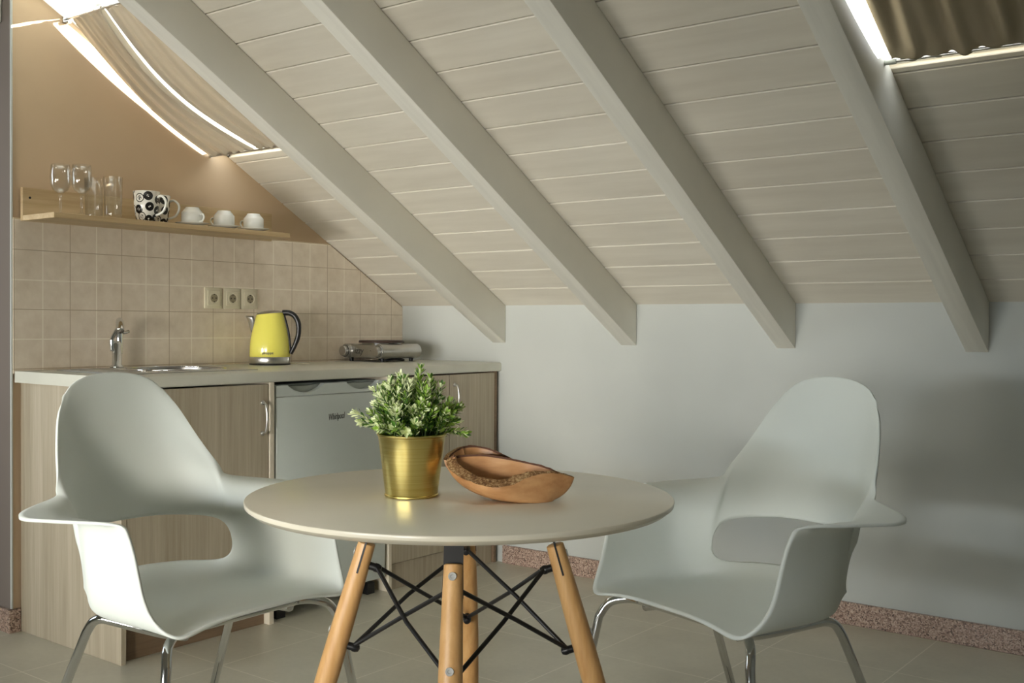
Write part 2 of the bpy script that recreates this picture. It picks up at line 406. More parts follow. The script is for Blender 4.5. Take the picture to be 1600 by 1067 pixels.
# roof windows: frame lining and pane in the openings
for k, (x0, x1, y0, y1) in enumerate(OPN):
    bm = bmesh.new(); s0, s1 = -y0/CO, -y1/CO
    t_ = .012
    sbox(bm, x0, x1, s0-.0, s0+t_, .012, .052); sbox(bm, x0, x1, s1-t_, s1, .012, .052)
    sbox(bm, x0+(0 if k else .001), x0+(t_ if k else .012), s0+t_, s1-t_, .012 if k else .0, .052)
    sbox(bm, x1-t_, x1, s0+t_, s1-t_, .012, .052)
    fr = obj('window_%d' % (k+1), bm, MT['frame_white'], kind='structure')
    bm = bmesh.new(); sbox(bm, x0+(t_ if k else 0), x1-t_, s0+t_, s1-t_, .036, .040); obj('window_pane', bm, MT['pane'], fr)

# ------------------------------------------------------------------ roof-window curtains
def ceil_z(y, off): return K-SL*y-off
def curtain_sheet(parent, name, xa, xb, ya, yb, offf, mat, nfold, amp, seed, nu=90, nv=70, ruffle=.004, edge=None):
    rnd = random.Random(seed); ph = [rnd.uniform(0, 6.28) for _ in range(4)]
    bm = bmesh.new(); g = []
    for j in range(nv+1):
        v_ = j/nv; row = []
        for i in range(nu+1):
            u = i/nu; y = ya+(yb-ya)*v_
            x0_, x1_ = xa(v_), xb(v_); x = x0_+(x1_-x0_)*u
            env = .35+.65*math.sin(PI*min(1, max(0, v_)))**.5
            fo = amp*env*(math.sin(nfold*2*PI*u+ph[0]+1.6*math.sin(2.2*v_+ph[1]))+.5*math.sin(nfold*3.7*PI*u+ph[2]+2*v_)+.3*math.sin(nfold*7.3*u+ph[3]-3*v_))
            rf = ruffle*math.sin(nfold*9*u+ph[1])*max(0, 1-min(v_, 1-v_)*14)
            off = offf(v_, u)+fo+rf
            y2 = y+(.006*math.sin(nfold*8*u+ph[2]) if j in (0, nv) else 0)
            row.append(bm.verts.new((x, y2, ceil_z(y, off))))
        g.append(row)
    for a, b in zip(g, g[1:]):
        for i in range(nu): bm.faces.new((a[i], a[i+1], b[i+1], b[i]))
    o = obj(name, bm, mat, parent, smooth='all')
    md = o.modifiers.new('thick', 'SOLIDIFY'); md.thickness = .0012; return o
def offL(v_, u): return .004+.056*v_+.040*math.sin(PI*v_)*(1-.35*u)   # v from the upper rod (0) down to the lower rod (1)
cu = thing('skylight_curtain', 'sunlit beige curtain stretched under the roof window above the kitchen shelf', 'curtain', (0, 0, 0))
YU, YL = -1.692, -1.092
split_x = lambda v_: .225-.075*math.sin(PI*v_)*(1-.2*v_)+.055*v_
curtain_sheet(cu, 'curtain_cloth', lambda v_: .036-.026*min(1, v_*1.8), lambda v_: split_x(v_), YU, YL, offL, MT['curtain'], 3.5, .008, 3, nu=80)
curtain_sheet(cu, 'curtain_cloth', lambda v_: split_x(v_)+.010+.030*max(0, math.sin(PI*v_))**.6, lambda v_: .548, YU, YL, offL, MT['curtain'], 5, .008, 5, nu=110)
o = curtain_sheet(cu, 'thin_curtain_strip', lambda v_: split_x(v_)-.030, lambda v_: split_x(v_)+.040+.030*max(0, math.sin(PI*v_))**.6, YU, YL, lambda v_, u: offL(v_, .42+.1*u)-.014, MT['sheer'], 1, .0005, 8, nu=12)
o['label'] = 'thin white glowing strip between the beige cloths'
o = curtain_sheet(cu, 'upper_curtain_cloth', lambda v_: .004, lambda v_: .552, -2.1, YU-.012, lambda v_, u: .006, MT['sheer'], 2, .002, 9, nu=30, nv=20)
o['label'] = 'thin white cloth above the rod'
bm = bmesh.new(); tube(bm, [(.002, YU, ceil_z(YU, .006)), (.553, YU, ceil_z(YU, .006))], .004); obj('curtain_rod', bm, MT['steel'], cu, True)
bm = bmesh.new(); tube(bm, [(.002, YL, ceil_z(YL, .060)), (.553, YL, ceil_z(YL, .060))], .004); obj('curtain_rod', bm, MT['steel'], cu, True)
bm = bmesh.new()
box(bm, .0008, YU-.014, ceil_z(YU, .02), .006, YU+.006, ceil_z(YU, -.012), .001, 1); cyl(bm, (.002, YU+.004, ceil_z(YU, .016)), (.018, YU+.004, ceil_z(YU, .016)), .006)
obj('rod_bracket', bm, MT['steel'], cu, True)
bm = bmesh.new(); cyl(bm, (.001, YL, ceil_z(YL, .060)), (.012, YL, ceil_z(YL, .060)), .006); obj('rod_bracket', bm, MT['steel'], cu, True)
cu = thing('skylight_curtain', 'gathered olive-grey curtain under the roof window at the top right corner', 'curtain', (0, 0, 0))
YU2, YL2 = -1.70, -1.035
offR = lambda v_, u: .012+.012*v_+.03*math.sin(PI*v_)
curtain_sheet(cu, 'curtain_cloth', lambda v_: 2.648-.008*v_+.006*math.sin(PI*v_), lambda v_: 3.215, YU2, YL2, offR, MT['curtain_dark'], 6, .011, 12, nu=160, ruffle=.006)
bm = bmesh.new(); tube(bm, [(2.622, YU2, ceil_z(YU2, .014)), (3.219, YU2, ceil_z(YU2, .014))], .004); obj('curtain_rod', bm, MT['steel'], cu, True)
bm = bmesh.new(); tube(bm, [(2.622, YL2, ceil_z(YL2, .024)), (3.219, YL2, ceil_z(YL2, .024))], .004); obj('curtain_rod', bm, MT['steel'], cu, True)
bm = bmesh.new(); cyl(bm, (2.6215, YL2, ceil_z(YL2, .024)), (2.65, YL2, ceil_z(YL2, .024)), .007); obj('rod_bracket', bm, MT['fridge_dark'], cu, True)

# grey box at the upper left edge
bm = bmesh.new(); box(bm, -.24, LEND-.075, 2.05, -.055, LEND-.0025, 2.30, .006, 2)
t = thing('wall_box', 'pale grey plastic box high on the wall at the left edge', 'box', (0, 0, 0)); obj('housing', bm, MT['box'], t, True)
bm = bmesh.new(); box(bm, -.225, LEND-.079, 2.065, -.07, LEND-.0751, 2.285, .003, 2); obj('cover', bm, MT['box'], t, True)

# ------------------------------------------------------------------ kitchen units
H, CT = .879, .038
XF = .600
t = thing('base_cabinet', 'wide pale oak kitchen base cabinet under the sink, left of the fridge', 'cabinet', (0, 0, 0), group='pale oak base cabinets')
def part(name, parent, mat, *b, bev=.001, smooth=False, seg=1):
    bm = bmesh.new(); box(bm, *b, bev, seg); return obj(name, bm, mat, parent, smooth)
def handle(parent, y, z0, z1, x=XF+.001):
    bm = bmesh.new(); pts = catmull([(x, y, z0), (x+.017, y, z0+.007), (x+.024, y, (z0+z1)/2), (x+.017, y, z1-.007), (x, y, z1)], 6)
    tube(bm, pts, .0038, 10); cyl(bm, (x-.001, y, z0), (x+.003, y, z0), .008); cyl(bm, (x-.001, y, z1), (x+.003, y, z1), .008)
    return obj('handle', bm, MT['steel'], parent, 'all')
part('side_panel', t, MT['oak'], .010, -1.860, 0, XF+.004, -1.842, H-CT-.0005)
part('side_panel', t, MT['oak_edge'], .010, -1.288, 0, XF+.003, -1.268, H-CT-.0005)
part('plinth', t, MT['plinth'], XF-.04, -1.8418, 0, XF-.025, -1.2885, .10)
part('back_panel', t, MT['oak'], .010, -1.8418, .1, .018, -1.2885, H-CT-.001)
part('base_panel', t, MT['oak'], .02, -1.8418, .1, XF-.02, -1.2885, .116)
d_ = part('door', t, MT['oak'], XF-.018, -1.8395, .105, XF-.001, -1.2910, H-CT-.006); handle(d_, -1.318, .667, .772)
part('hinge', t, MT['steel'], XF-.016, -1.2909, .70, XF-.002, -1.2881, .715); part('hinge', t, MT['steel'], XF-.016, -1.2909, .62, XF-.002, -1.2881, .635)
t = thing('base_cabinet', 'narrow two-door pale oak base cabinet between the fridge and the white wall', 'cabinet', (0, 0, 0), group='pale oak base cabinets')
part('side_panel', t, MT['oak_edge'], .010, -.700, 0, XF+.003, -.682, H-CT-.0005)
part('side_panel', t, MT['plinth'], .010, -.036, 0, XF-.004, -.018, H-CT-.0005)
part('plinth', t, MT['oak'], XF-.03, -.6818, 0, XF-.015, -.0365, .10)
part('base_panel', t, MT['oak'], .02, -.6818, .1, XF-.02, -.0365, .116)
part('door', t, MT['oak'], XF-.018, -.680, .105, XF-.001, -.3395, H-CT-.006)
d_ = part('door', t, MT['oak'], XF-.018, -.3355, .105, XF-.001, -.040, H-CT-.006); handle(d_, -.309, .688, .793)
# worktop with a cut-out for the sink bowl
bm = bmesh.new(); XW = .606
prof = [(.0085, H-CT), (XW-.004, H-CT), (XW, H-CT+.004), (XW, H-.010), (XW-.003, H-.003), (XW-.010, H), (.0085, H)]
prism(bm, prof, 'y', -1.880, -.0015)
wt = obj('worktop', bm, MT['counter'], smooth=True); setp(wt, 'long grey-green laminate kitchen worktop along the tiled wall', 'worktop')

# sink: cut the round hole through the worktop first
SX, SY, SR = .27, -1.43, .165
bm = bmesh.new(); cyl(bm, (SX, SY, H-.1), (SX, SY, H+.1), SR-.003, n=96); bmesh.ops.recalc_face_normals(bm, faces=bm.faces)
cm = bpy.data.meshes.new('cut'); bm.to_mesh(cm); bm.free(); co_ = bpy.data.objects.new('cut', cm); col.objects.link(co_)
md = wt.modifiers.new('hole', 'BOOLEAN'); md.operation = 'DIFFERENCE'; md.object = co_; md.solver = 'EXACT'
dg = bpy.context.evaluated_depsgraph_get(); dg.update()
nm = bpy.data.meshes.new_from_object(wt.evaluated_get(dg)); wt.modifiers.clear(); wt.data = nm; nm.name = 'worktop'
bpy.data.objects.remove(co_); bpy.data.meshes.remove(cm)
t = thing('kitchen_sink', 'inset stainless steel sink with round bowl and drainer in the worktop', 'sink', (0, 0, 0))
bm = bmesh.new()
# rim plate as a thin frame with ring hole for the bowl
b = bmesh.new(); n = 64; ring = []; outer = []
x0, x1, y0, y1 = .055, .490, -1.775, -1.235
for i in range(n):
    a = 2*PI*i/n; cxx, syy = math.cos(a), math.sin(a)
    ring.append((SX+SR*cxx, SY+SR*syy))
    tx = ((x1-SX)/cxx if cxx > 1e-9 else (x0-SX)/cxx if cxx < -1e-9 else 1e9); ty = ((y1-SY)/syy if syy > 1e-9 else (y0-SY)/syy if syy < -1e-9 else 1e9)
    tt = min(tx, ty); outer.append((SX+tt*cxx, SY+tt*syy))
zt_ = H+.0035
vr = [b.verts.new((p[0], p[1], zt_)) for p in ring]; vo_ = [b.verts.new((p[0], p[1], zt_)) for p in outer]; vl = [b.verts.new((p[0], p[1], H+.0003)) for p in outer]
vd = [b.verts.new((SX+(SR-.006)*math.cos(2*PI*i/n), SY+(SR-.006)*math.sin(2*PI*i/n), H+.0008)) for i in range(n)]
for i in range(n):
    j = (i+1) % n
    b.faces.new((vr[i], vr[j], vo_[j], vo_[i])); b.faces.new((vo_[i], vo_[j], vl[j], vl[i])); b.faces.new((vd[i], vd[j], vr[j], vr[i]))
merge(bm, b); obj('rim_plate', bm, MT['steel'], t, True)
bm = bmesh.new(); lathe(bm, [(0, H-.150), (.022, H-.150), (.024, H-.148), (SR-.055, H-.145), (SR-.030, H-.135), (SR-.014, H-.105), (SR-.007, H-.02), (SR-.006, H+.0008)], 64, Matrix.Translation((SX, SY, 0))); obj('bowl', bm, MT['steel'], t, 'all')
bm = bmesh.new(); b = bmesh.new(); bmesh.ops.create_circle
tube(bm, [(SX+(SR+.002)*math.cos(2*PI*i/64), SY+(SR+.002)*math.sin(2*PI*i/64), zt_+.0005) for i in range(65)], .0035, 8, False)
b.free(); obj('bowl_rim', bm, MT['chrome'], t, 'all')
bm = bmesh.new()
for k in range(6): tube(bm, [(.13+.055*k, -1.75, zt_), (.13+.055*k, -1.64, zt_)], .0022, 8)
obj('drainer_ribs', bm, MT['steel'], t, 'all')
bm = bmesh.new(); lathe(bm, [(0, zt_+.006), (.011, zt_+.005), (.014, zt_)], 24, Matrix.Translation((.42, -1.665, 0))); obj('overflow_cap', bm, MT['chrome'], t, 'all')
# faucet
FX, FY = .085, -1.548
t = thing('kitchen_tap', 'slim chrome mixer tap behind the sink', 'tap', (FX, FY, H+.0036))
bm = bmesh.new(); lathe(bm, [(.0, 0), (.024, 0), (.024, .006), (.017, .012), (.0165, .085), (.013, .095), (0, .097)], 32); obj('body', bm, MT['chrome'], t, 'all')
bm = bmesh.new(); tube(bm, catmull([(0.0, .008, .05), (.001, .009, .11), (.008, .004, .152), (.035, -.012, .166), (.075, -.036, .156), (.100, -.050, .132)], 8), [.012]*20+[.013]*21, 16); obj('spout', bm, MT['chrome'], t, 'all')
bm = bmesh.new(); tube(bm, catmull([(0, -.018, .06), (0, -.020, .10), (.004, -.010, .125), (.01, .004, .15)], 6), .007, 12); obj('riser', bm, MT['chrome'], t, 'all')
bm = bmesh.new(); tube(bm, [(0, .014, .125), (0, .03, .124), (.002, .046, .13)], [.006, .005, .006], 12); obj('lever', bm, MT['chrome'], t, 'all')

# fridge
t = thing('fridge', 'small white under-counter fridge between the oak cabinets', 'fridge', (0, 0, 0))
FY0, FY1 = -1.258, -.712
part('cabinet_body', t, MT['fridge'], .05, FY0, .045, XF-.055, FY1, .828, bev=.004)
part('door', t, MT['fridge'], XF-.05, FY0+.002, .060, XF, FY1-.002, .7872, bev=.006, smooth=True, seg=3)
def scoop(y, ranges, z, dep):
    for (a, b_) in ranges:
        if a < y < b_:
            u = (y-a)/(b_-a); return z-dep*(math.sin(PI*u)**.7)
    return z
bm = bmesh.new(); poly = [(FY1-.002, .788), (FY0+.002, .788)]
N_ = 120
for i in range(N_+1):
    y = FY0+.002+(FY1-FY0-.004)*i/N_; poly.append((y, scoop(y, [(-1.205, -1.035), (-.925, -.755)], .828, .030)))
prism(bm, poly, 'x', XF-.022, XF-.0005); obj('handle_panel', bm, MT['fridge'], t)
part('recess_back', t, MT['fridge_dark'], XF-.048, FY0+.004, .789, XF-.024, FY1-.004, .822)
part('foot', t, MT['rubber'], XF-.07, FY0+.03, 0, XF-.03, FY0+.07, .044); part('foot', t, MT['rubber'], XF-.07, FY1-.07, 0, XF-.03, FY1-.03, .044)
part('foot', t, MT['rubber'], .1, FY0+.03, 0, .14, FY0+.07, .044); part('foot', t, MT['rubber'], .1, FY1-.07, 0, .14, FY1-.03, .044)
MX = Matrix(((0, 0, 1, 0), (1, 0, 0, 0), (0, 1, 0, 0), (0, 0, 0, 1)))  # text facing +x
text('brand_lettering', 'Whirlpool', .027, MT['grey_text'], t, Matrix.Translation((XF+.0003, -.975, .703)) @ MX @ Matrix.Rotation(.05, 4, 'Z') @ Matrix.Diagonal((.72, 1.25, 1, 1)), shear=.25)

# shelf
SH0, SH1 = 1.383, 1.401
t = thing('wall_shelf', 'pale pine wall shelf with a back board above the tiles', 'shelf', (0, 0, 0))
bm = bmesh.new(); prism(bm, [(.0245, -1.861), (.222, -1.861), (.222, -.872), (.0245, -.872)], 'z', SH0, SH1); bevel(bm, .0015, 1); obj('shelf_board', bm, MT['shelf'], t)
bm = bmesh.new(); box(bm, .0100, -1.861, SH0-.0, .024, -.80, 1.496, .0015, 1); obj('back_board', bm, MT['shelf'], t)
for y in (-1.835, -.86):
    bm = bmesh.new(); cyl(bm, (.024, y, 1.462), (.0252, y, 1.462), .004); obj('screw', bm, MT['black'], t)

SZ = SH1+.0006
# glasses
def wine(loc, label):
    t = thing('wine_glass', label, 'wine glass', loc, group='wine glasses on the shelf')
    bm = bmesh.new()
    outer = [(0, .070), (.010, .072), (.024, .082), (.032, .100), (.0335, .122), (.032, .146), (.0295, .166)]
    inner = [(r_-.0012 if r_ > .002 else 0, z_+.0015) for r_, z_ in outer]
    lathe(bm, outer+inner[::-1][0:], 40); obj('bowl', bm, MT['glass'], t, 'all')
    bm = bmesh.new(); lathe(bm, [(0, .0695), (.007, .0685), (.0042, .058), (.0036, .03), (.0042, .010), (.012, .004), (.031, .0015), (.031, 0), (0, 0)], 32); obj('stem', bm, MT['glass'], t, 'all')
    return t
w0 = wine((.142, -1.793, SZ), 'clear wine glass standing leftmost on the pine shelf')
dup(w0, (.190, -1.745, SZ), 0, 'clear wine glass on the shelf just right of the leftmost one, overlapping it')
def tumbler(loc, label, h):
    bm = bmesh.new()
    o_ = [(0, 0), (.028, 0), (.029, .004), (.032, h)]; i_ = [(.0307, h), (.0275, .016), (0, .014)]
    t = thing('tall_glass', label, 'glass', loc, group='tall straight glasses on the shelf')
    lathe(bm, o_+i_, 40); obj('glass_body', bm, MT['glass'], t, 'all'); return t
g0 = tumbler((.090, -1.640, SZ), 'tall straight glass half hidden behind the second wine glass', .142)
dup(g0, (.172, -1.618, SZ), 0, 'tall straight glass standing alone between the wine glasses and the mugs')
# mugs
def mug(loc, rz, label):
    t = thing('patterned_mug', label, 'mug', loc, rz, 'black and white mugs on the shelf')
    bm = bmesh.new(); lathe(bm, [(0, 0), (.032, 0), (.035, .004), (.042, .052), (.0460, .106), (.0445, .1065), (.0400, .052), (.032, .008), (0, .007)], 56, uvscale=True)
    obj('mug_body', bm, MT['mug'], t, 'all')
    bm = bmesh.new(); tube(bm, catmull([(.0420, 0, .086), (.058, 0, .090), (.074, 0, .076), (.075, 0, .054), (.062, 0, .032), (.0375, 0, .022)], 7), .0042, 12)
    obj('handle', bm, MT['porcelain'], t, 'all'); return t
m0 = mug((.168, -1.484, SZ), math.radians(24), 'black and white patterned mug standing in front of its twin')
dup(m0, (.094, -1.390, SZ), math.radians(48), 'black and white patterned mug half hidden behind its twin')
# cups upside down on saucers
def cupset(loc, rz, lab_c, lab_s):
    s_ = thing('saucer', lab_s, 'saucer', loc, 0, 'white saucers on the shelf')
    bm = bmesh.new(); lathe(bm, [(0, .0), (.030, 0), (.034, .003), (.060, .010), (.0605, .0115), (.034, .0065), (.0, .0060)], 48); obj('saucer_dish', bm, MT['porcelain'], s_, 'all')
    c_ = thing('upturned_cup', lab_c, 'cup', (loc[0], loc[1], loc[2]+.0068), rz, 'upturned white cups on the shelf')
    bm = bmesh.new(); lathe(bm, [(.0375, .0), (.0388, .0005), (.0388, .042), (.036, .046), (.026, .058), (.0245, .062), (.0225, .062), (.021, .058), (0, .057)], 48)
    lathe(bm, [(.0375, .0), (.0365, .002), (.0365, .042), (.024, .055), (0, .055)], 48); obj('cup_body', bm, MT['porcelain'], c_, 'all')
    bm = bmesh.new(); tube(bm, catmull([(.038, 0, .034), (.052, 0, .036), (.058, 0, .024), (.050, 0, .012), (.038, 0, .010)], 6), .0034, 10); obj('handle', bm, MT['porcelain'], c_, 'all')
    return s_, c_
s0, c0 = cupset((.157, -1.285, SZ), math.radians(10), 'upturned white cup nearest the patterned mugs', 'white saucer nearest the patterned mugs')
for (x, y, rz, lc, ls) in ((.157, -1.142, 200, 'upturned white cup in the middle of the three', 'white saucer in the middle of the three'), (.157, -1.002, 200, 'upturned white cup at the right end of the shelf', 'white saucer at the right end of the shelf')):
    dup(s0, (x, y, SZ), 0, ls); dup(c0, (x, y, SZ+.0068), math.radians(rz), lc)

# sockets
def socket(y, label):
    t = thing('wall_socket', label, 'socket', (.0083, y, 1.142), 0, 'ivory wall sockets on the tiles')
    bm = bmesh.new(); box(bm, 0, -.041, -.041, .007, .041, .041, .002, 2); obj('cover_frame', bm, MT['socket'], t, True)
    bm = bmesh.new(); box(bm, .0072, -.029, -.029, .0105, .029, .029, .001, 1); obj('socket_plate', bm, MT['socket'], t, True)
    bm = bmesh.new(); lathe(bm, [(.0225, .0), (.0225, .0016), (.0205, .0016), (.0195, .0002), (0, .0002)], 36, Matrix.Translation((.0107, 0, 0)) @ rotto((1, 0, 0))); rg = obj('socket_ring', bm, MT['socket'], t, True)
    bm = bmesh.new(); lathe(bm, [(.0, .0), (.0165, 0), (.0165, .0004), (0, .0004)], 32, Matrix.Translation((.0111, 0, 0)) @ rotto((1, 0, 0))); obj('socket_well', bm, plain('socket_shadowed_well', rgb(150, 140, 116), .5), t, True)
    bm = bmesh.new()
    for dy in (-.0085, .0085): cyl(bm, (.0112, dy, 0), (.0120, dy, 0), .003)
    box(bm, .0113, -.003, .0125, .0122, .003, .0165); box(bm, .0113, -.003, -.0165, .0122, .003, -.0125); obj('pin_holes', bm, MT['socket_hole'], t); return t
k0 = socket(-1.083, 'ivory wall socket on the tiles, leftmost of three')
dup(k0, (.0083, -.9935, 1.142), 0, 'ivory wall socket on the tiles, middle of three'); dup(k0, (.0083, -.907, 1.142), 0, 'ivory wall socket on the tiles, rightmost of three')

# kettle (spout towards local -x)
t = thing('electric_kettle', 'yellow electric kettle with black handle and steel base on the worktop', 'kettle', (.140, -.905, H+.0005), math.atan2(.61, .79))
bm = bmesh.new(); lathe(bm, [(0, 0), (.080, 0), (.081, .003), (.079, .006), (0, .006)], 56); obj('power_base', bm, MT['rubber'], t, True)
bm = bmesh.new(); lathe(bm, [(0, .0065), (.079, .0065), (.080, .009), (.080, .030), (.0795, .031), (0, .031)], 56); obj('steel_band', bm, MT['steel'], t, True)
bm = bmesh.new(); lathe(bm, [(0, .0315), (.0785, .0315), (.0795, .036), (.0785, .070), (.075, .105), (.068, .140), (.060, .175), (.0545, .199), (.053, .203), (0, .203)], 64)
for v_ in bm.verts:
    if v_.co.z > .12: v_.co.z += (v_.co.x)*.10*(v_.co.z-.12)/.08
kb = obj('kettle_body', bm, MT['yellow'], t, True)
bm = bmesh.new(); lathe(bm, [(.0535, .2035), (.050, .208), (.034, .2135), (.012, .216), (0, .2162)], 48)
for v_ in bm.verts: v_.co.z += v_.co.x*.08
obj('lid', bm, MT['steel'], t, 'all')
bm = bmesh.new(); b = bmesh.new(); rr = []
for (xc, z, hw, dp) in ((-.073, .128, .006, .006), (-.076, .150, .012, .012), (-.080, .172, .018, .018), (-.090, .194, .020, .018)):
    rr.append([b.verts.new((xc+dp, hw, z)), b.verts.new((xc+dp*.2, hw*.9, z)), b.verts.new((xc-dp*.45, 0, z)), b.verts.new((xc+dp*.2, -hw*.9, z)), b.verts.new((xc+dp, -hw, z))])
for a, c_ in zip(rr, rr[1:]):
    for i in range(4): b.faces.new((a[i], a[i+1], c_[i+1], c_[i]))
b.faces.new(rr[-1]); b.faces.new(rr[0][::-1])
bmesh.ops.subdivide_edges(b, edges=b.edges, cuts=1); merge(bm, b); obj('spout', bm, MT['steel'], t, 'all')
bm = bmesh.new(); hp = catmull([(.050, 0, .207), (.078, 0, .206), (.100, 0, .192), (.114, 0, .160), (.112, 0, .115), (.098, 0, .075), (.082, 0, .045)], 8)
tube(bm, hp, [.011]*10+[.0105]*15+[.010]*12+[.009]*12, 16)
tube(bm, catmull([(.055, 0, .199), (.067, 0, .155), (.0765, 0, .11), (.0815, 0, .045)], 6), .0052, 10)
obj('handle', bm, MT['rubber'], t, 'all')
bm = bmesh.new(); tube(bm, catmull([(.075, .02, .004), (.11, .04, .004), (.135, .03, .0035), (.15, .045, .0035)], 6), .0025, 8); obj('power_cord', bm, MT['socket'], t, 'all')
yl = Vector((.61, -.79))
MXy = Matrix.Rotation(0, 4, 'Z')
text('brand_lettering', 'proppe', .015, MT['grey_text'], t, Matrix.Translation((.010, -.0793, .048)) @ Matrix.Rotation(math.radians(90), 4, 'X') @ Matrix.Rotation(math.radians(7), 4, 'Y'), .0008)

# hotplate
t = thing('electric_hotplate', 'stainless steel single electric hotplate with black feet on the worktop', 'hotplate', (0, 0, 0))
SYa, SYb, SXa, SXb, SZc = -.405, -.165, .050, .250, H+.046
bm = bmesh.new(); box(bm, SXa, SYa+.012, SZc-.028, SXb, SYb-.005, SZc+.028, .003, 2); obj('housing', bm, MT['steel'], t, True)
for x in (SXa, SXb):
    bm = bmesh.new(); cyl(bm, (x, SYa, SZc), (x, SYb, SZc), .031, n=40); bevel(bm, .002, 1) if False else None; tb = obj('side_tube', bm, MT['steel'], t, True)
    bm = bmesh.new(); M_ = Matrix.Translation((x, SYa-.0005, SZc)) @ rotto((0, -1, 0))
    lathe(bm, [(0, 0), (.027, 0), (.027, .004), (.022, .005), (.022, .020), (.020, .022), (0, .022)], 36, M_); obj('control_knob', bm, MT['steel'], t, True)
    bm = bmesh.new(); lathe(bm, [(.0235, .004), (.0255, .004), (.0255, .0056), (.0235, .0056), (.0235, .004)], 36, M_); obj('dial_ring', bm, MT['rubber'], t)
for x in (SXa+.005, SXb-.005):
    for y in (SYa+.03, SYb-.03):
        bm = bmesh.new(); cyl(bm, (x, y, H+.0005), (x, y, H+.022), .009, .010, 20); obj('foot', bm, MT['rubber'], t, True)
bm = bmesh.new(); lathe(bm, [(0, SZc+.0285), (.086, SZc+.0285), (.088, SZc+.036), (0, SZc+.036)], 56, Matrix.Translation((.15, -.285, 0))); obj('plate_ring', bm, MT['chrome'], t, True)
bm = bmesh.new(); lathe(bm, [(0, SZc+.0362), (.100, SZc+.0362), (.101, SZc+.040), (.098, SZc+.046), (.03, SZc+.047), (0, SZc+.046)], 56, Matrix.Translation((.15, -.285, 0))); obj('heating_plate', bm, MT['plate'], t, True)
bm = bmesh.new()
tube(bm, catmull([(.22, -.30, H+.012), (.25, -.25, H+.006), (.20, -.22, H+.010), (.16, -.26, H+.006), (.21, -.31, H+.006), (.25, -.27, H+.012)], 8), .004, 8); obj('power_cord', bm, MT['rubber'], t, 'all')
text('brand_lettering', 'izzy', .040, MT['grey_text'], t, Matrix.Translation((.118, SYa+.0117, SZc+.001)) @ Matrix.Rotation(math.radians(90), 4, 'X') @ Matrix.Diagonal((.9, 1, 1, 1)), shear=.2)
bm = bmesh.new()
for k in range(3): cyl(bm, (.190+.008*k, SYa+.0118, SZc+.002-.004*(k % 2)), (.190+.008*k, SYa+.0108, SZc+.002-.004*(k % 2)), .0022)
obj('indicator_dots', bm, MT['rubber'], t)

# ------------------------------------------------------------------ table
TX, TY, TZ, TR = 2.210, -2.1616, .7244, .400
vd = Vector((-.647, .763, 0)); e1 = Vector((.763, .647, 0))
az = math.atan2(e1.y, e1.x)-math.radians(4)
t = thing('round_table', 'round cream table on four slanted beech legs with black wire struts', 'table', (TX, TY, 0), az)
bm = bmesh.new(); lathe(bm, [(0, TZ), (TR-.003, TZ), (TR-.0008, TZ-.001), (TR, TZ-.003), (TR-.001, TZ-.009), (TR-.012, TZ-.0175), (TR-.016, TZ-.018), (0, TZ-.018)], 160); obj('table_top', bm, MT['table_top'], t, True)
ZU, ZD = TZ-.0183, 0
legs = []
for k in range(4):
    a = k*PI/2; dr = Vector((math.cos(a), math.sin(a), 0))
    top = dr*.178+Vector((0, 0, .632)); foot = dr*.362
    ax_ = (foot-top).normalized()
    bm = bmesh.new(); L = (foot-top).length
    pr = [(0, 0), (.0135, 0), (.0165, .002), (.0175, .03), (.0205, .16), (.0215, .25), (.020, .42), (.016, L-.004), (.013, L), (0, L)]
    # cut the foot flat on the floor by shortening slightly
    lathe(bm, [(r_, -z_) for r_, z_ in pr], 32, Matrix.Translation(top) @ (ax_*-1).to_track_quat('Z', 'Y').to_matrix().to_4x4())
    lg = obj('leg', bm, MT['beech'], t, True)
    tv = Vector((-dr.y, dr.x, 0)); nrm = tv.cross(ax_).normalized()
    if nrm.dot(dr) < 0: nrm = -nrm
    # flat black bracket standing in the slot of the leg top, across the leg
    bm = bmesh.new(); b = bmesh.new(); upz = (ZU-top.z)/(-ax_.z)
    c0_ = top+ax_*.058; c1_ = top-ax_*.0005; c2_ = top-ax_*upz
    ring4 = []
    for c_, hw in ((c0_, .0190), (c1_, .0172), (c2_, .0172)):
        ring4.append([b.verts.new(c_+tv*hw*sx+nrm*.0018*sn) for sx, sn in ((-1, -1), (1, -1), (1, 1), (-1, 1))])
    for r0_, r1_ in zip(ring4, ring4[1:]):
        for i in range(4): b.faces.new((r0_[i], r0_[(i+1) % 4], r1_[(i+1) % 4], r1_[i]))
    b.faces.new(ring4[0]); b.faces.new(ring4[-1]); merge(bm, b)
    box(bm, -1, -1, 0, -1.0001, -1.0001, .0001) if False else None
    obj('bracket', bm, MT['black'], t)
    # screws on the outer face
    for dd in (.022, .178):
        c_ = top+ax_*dd+nrm*(.0170 if dd < .1 else .0205); bm = bmesh.new()
        lathe(bm, [(0, .0006), (.0028, .0006), (.0032, .0020), (.0068, .0022), (.0074, 0), (0, 0)], 24, Matrix.Translation(c_) @ rotto(nrm)); obj('screw', bm, MT['screw'], lg, True)
    up = top+ax_*.042-nrm*.0175; lw_ = top+ax_*.200-nrm*.0205
    legs.append((dr, tv, up, lw_))
    for c_ in (up, lw_):
        bm = bmesh.new(); cyl(bm, c_, c_-nrm*.010, .0075, n=20); lathe(bm, [(0, .0), (.0085, 0), (.0085, .006), (.006, .012), (0, .014)], 20, Matrix.Translation(c_-nrm*.010) @ rotto(-nrm))
        obj('cap_nut', bm, MT['rubber'], lg, True)
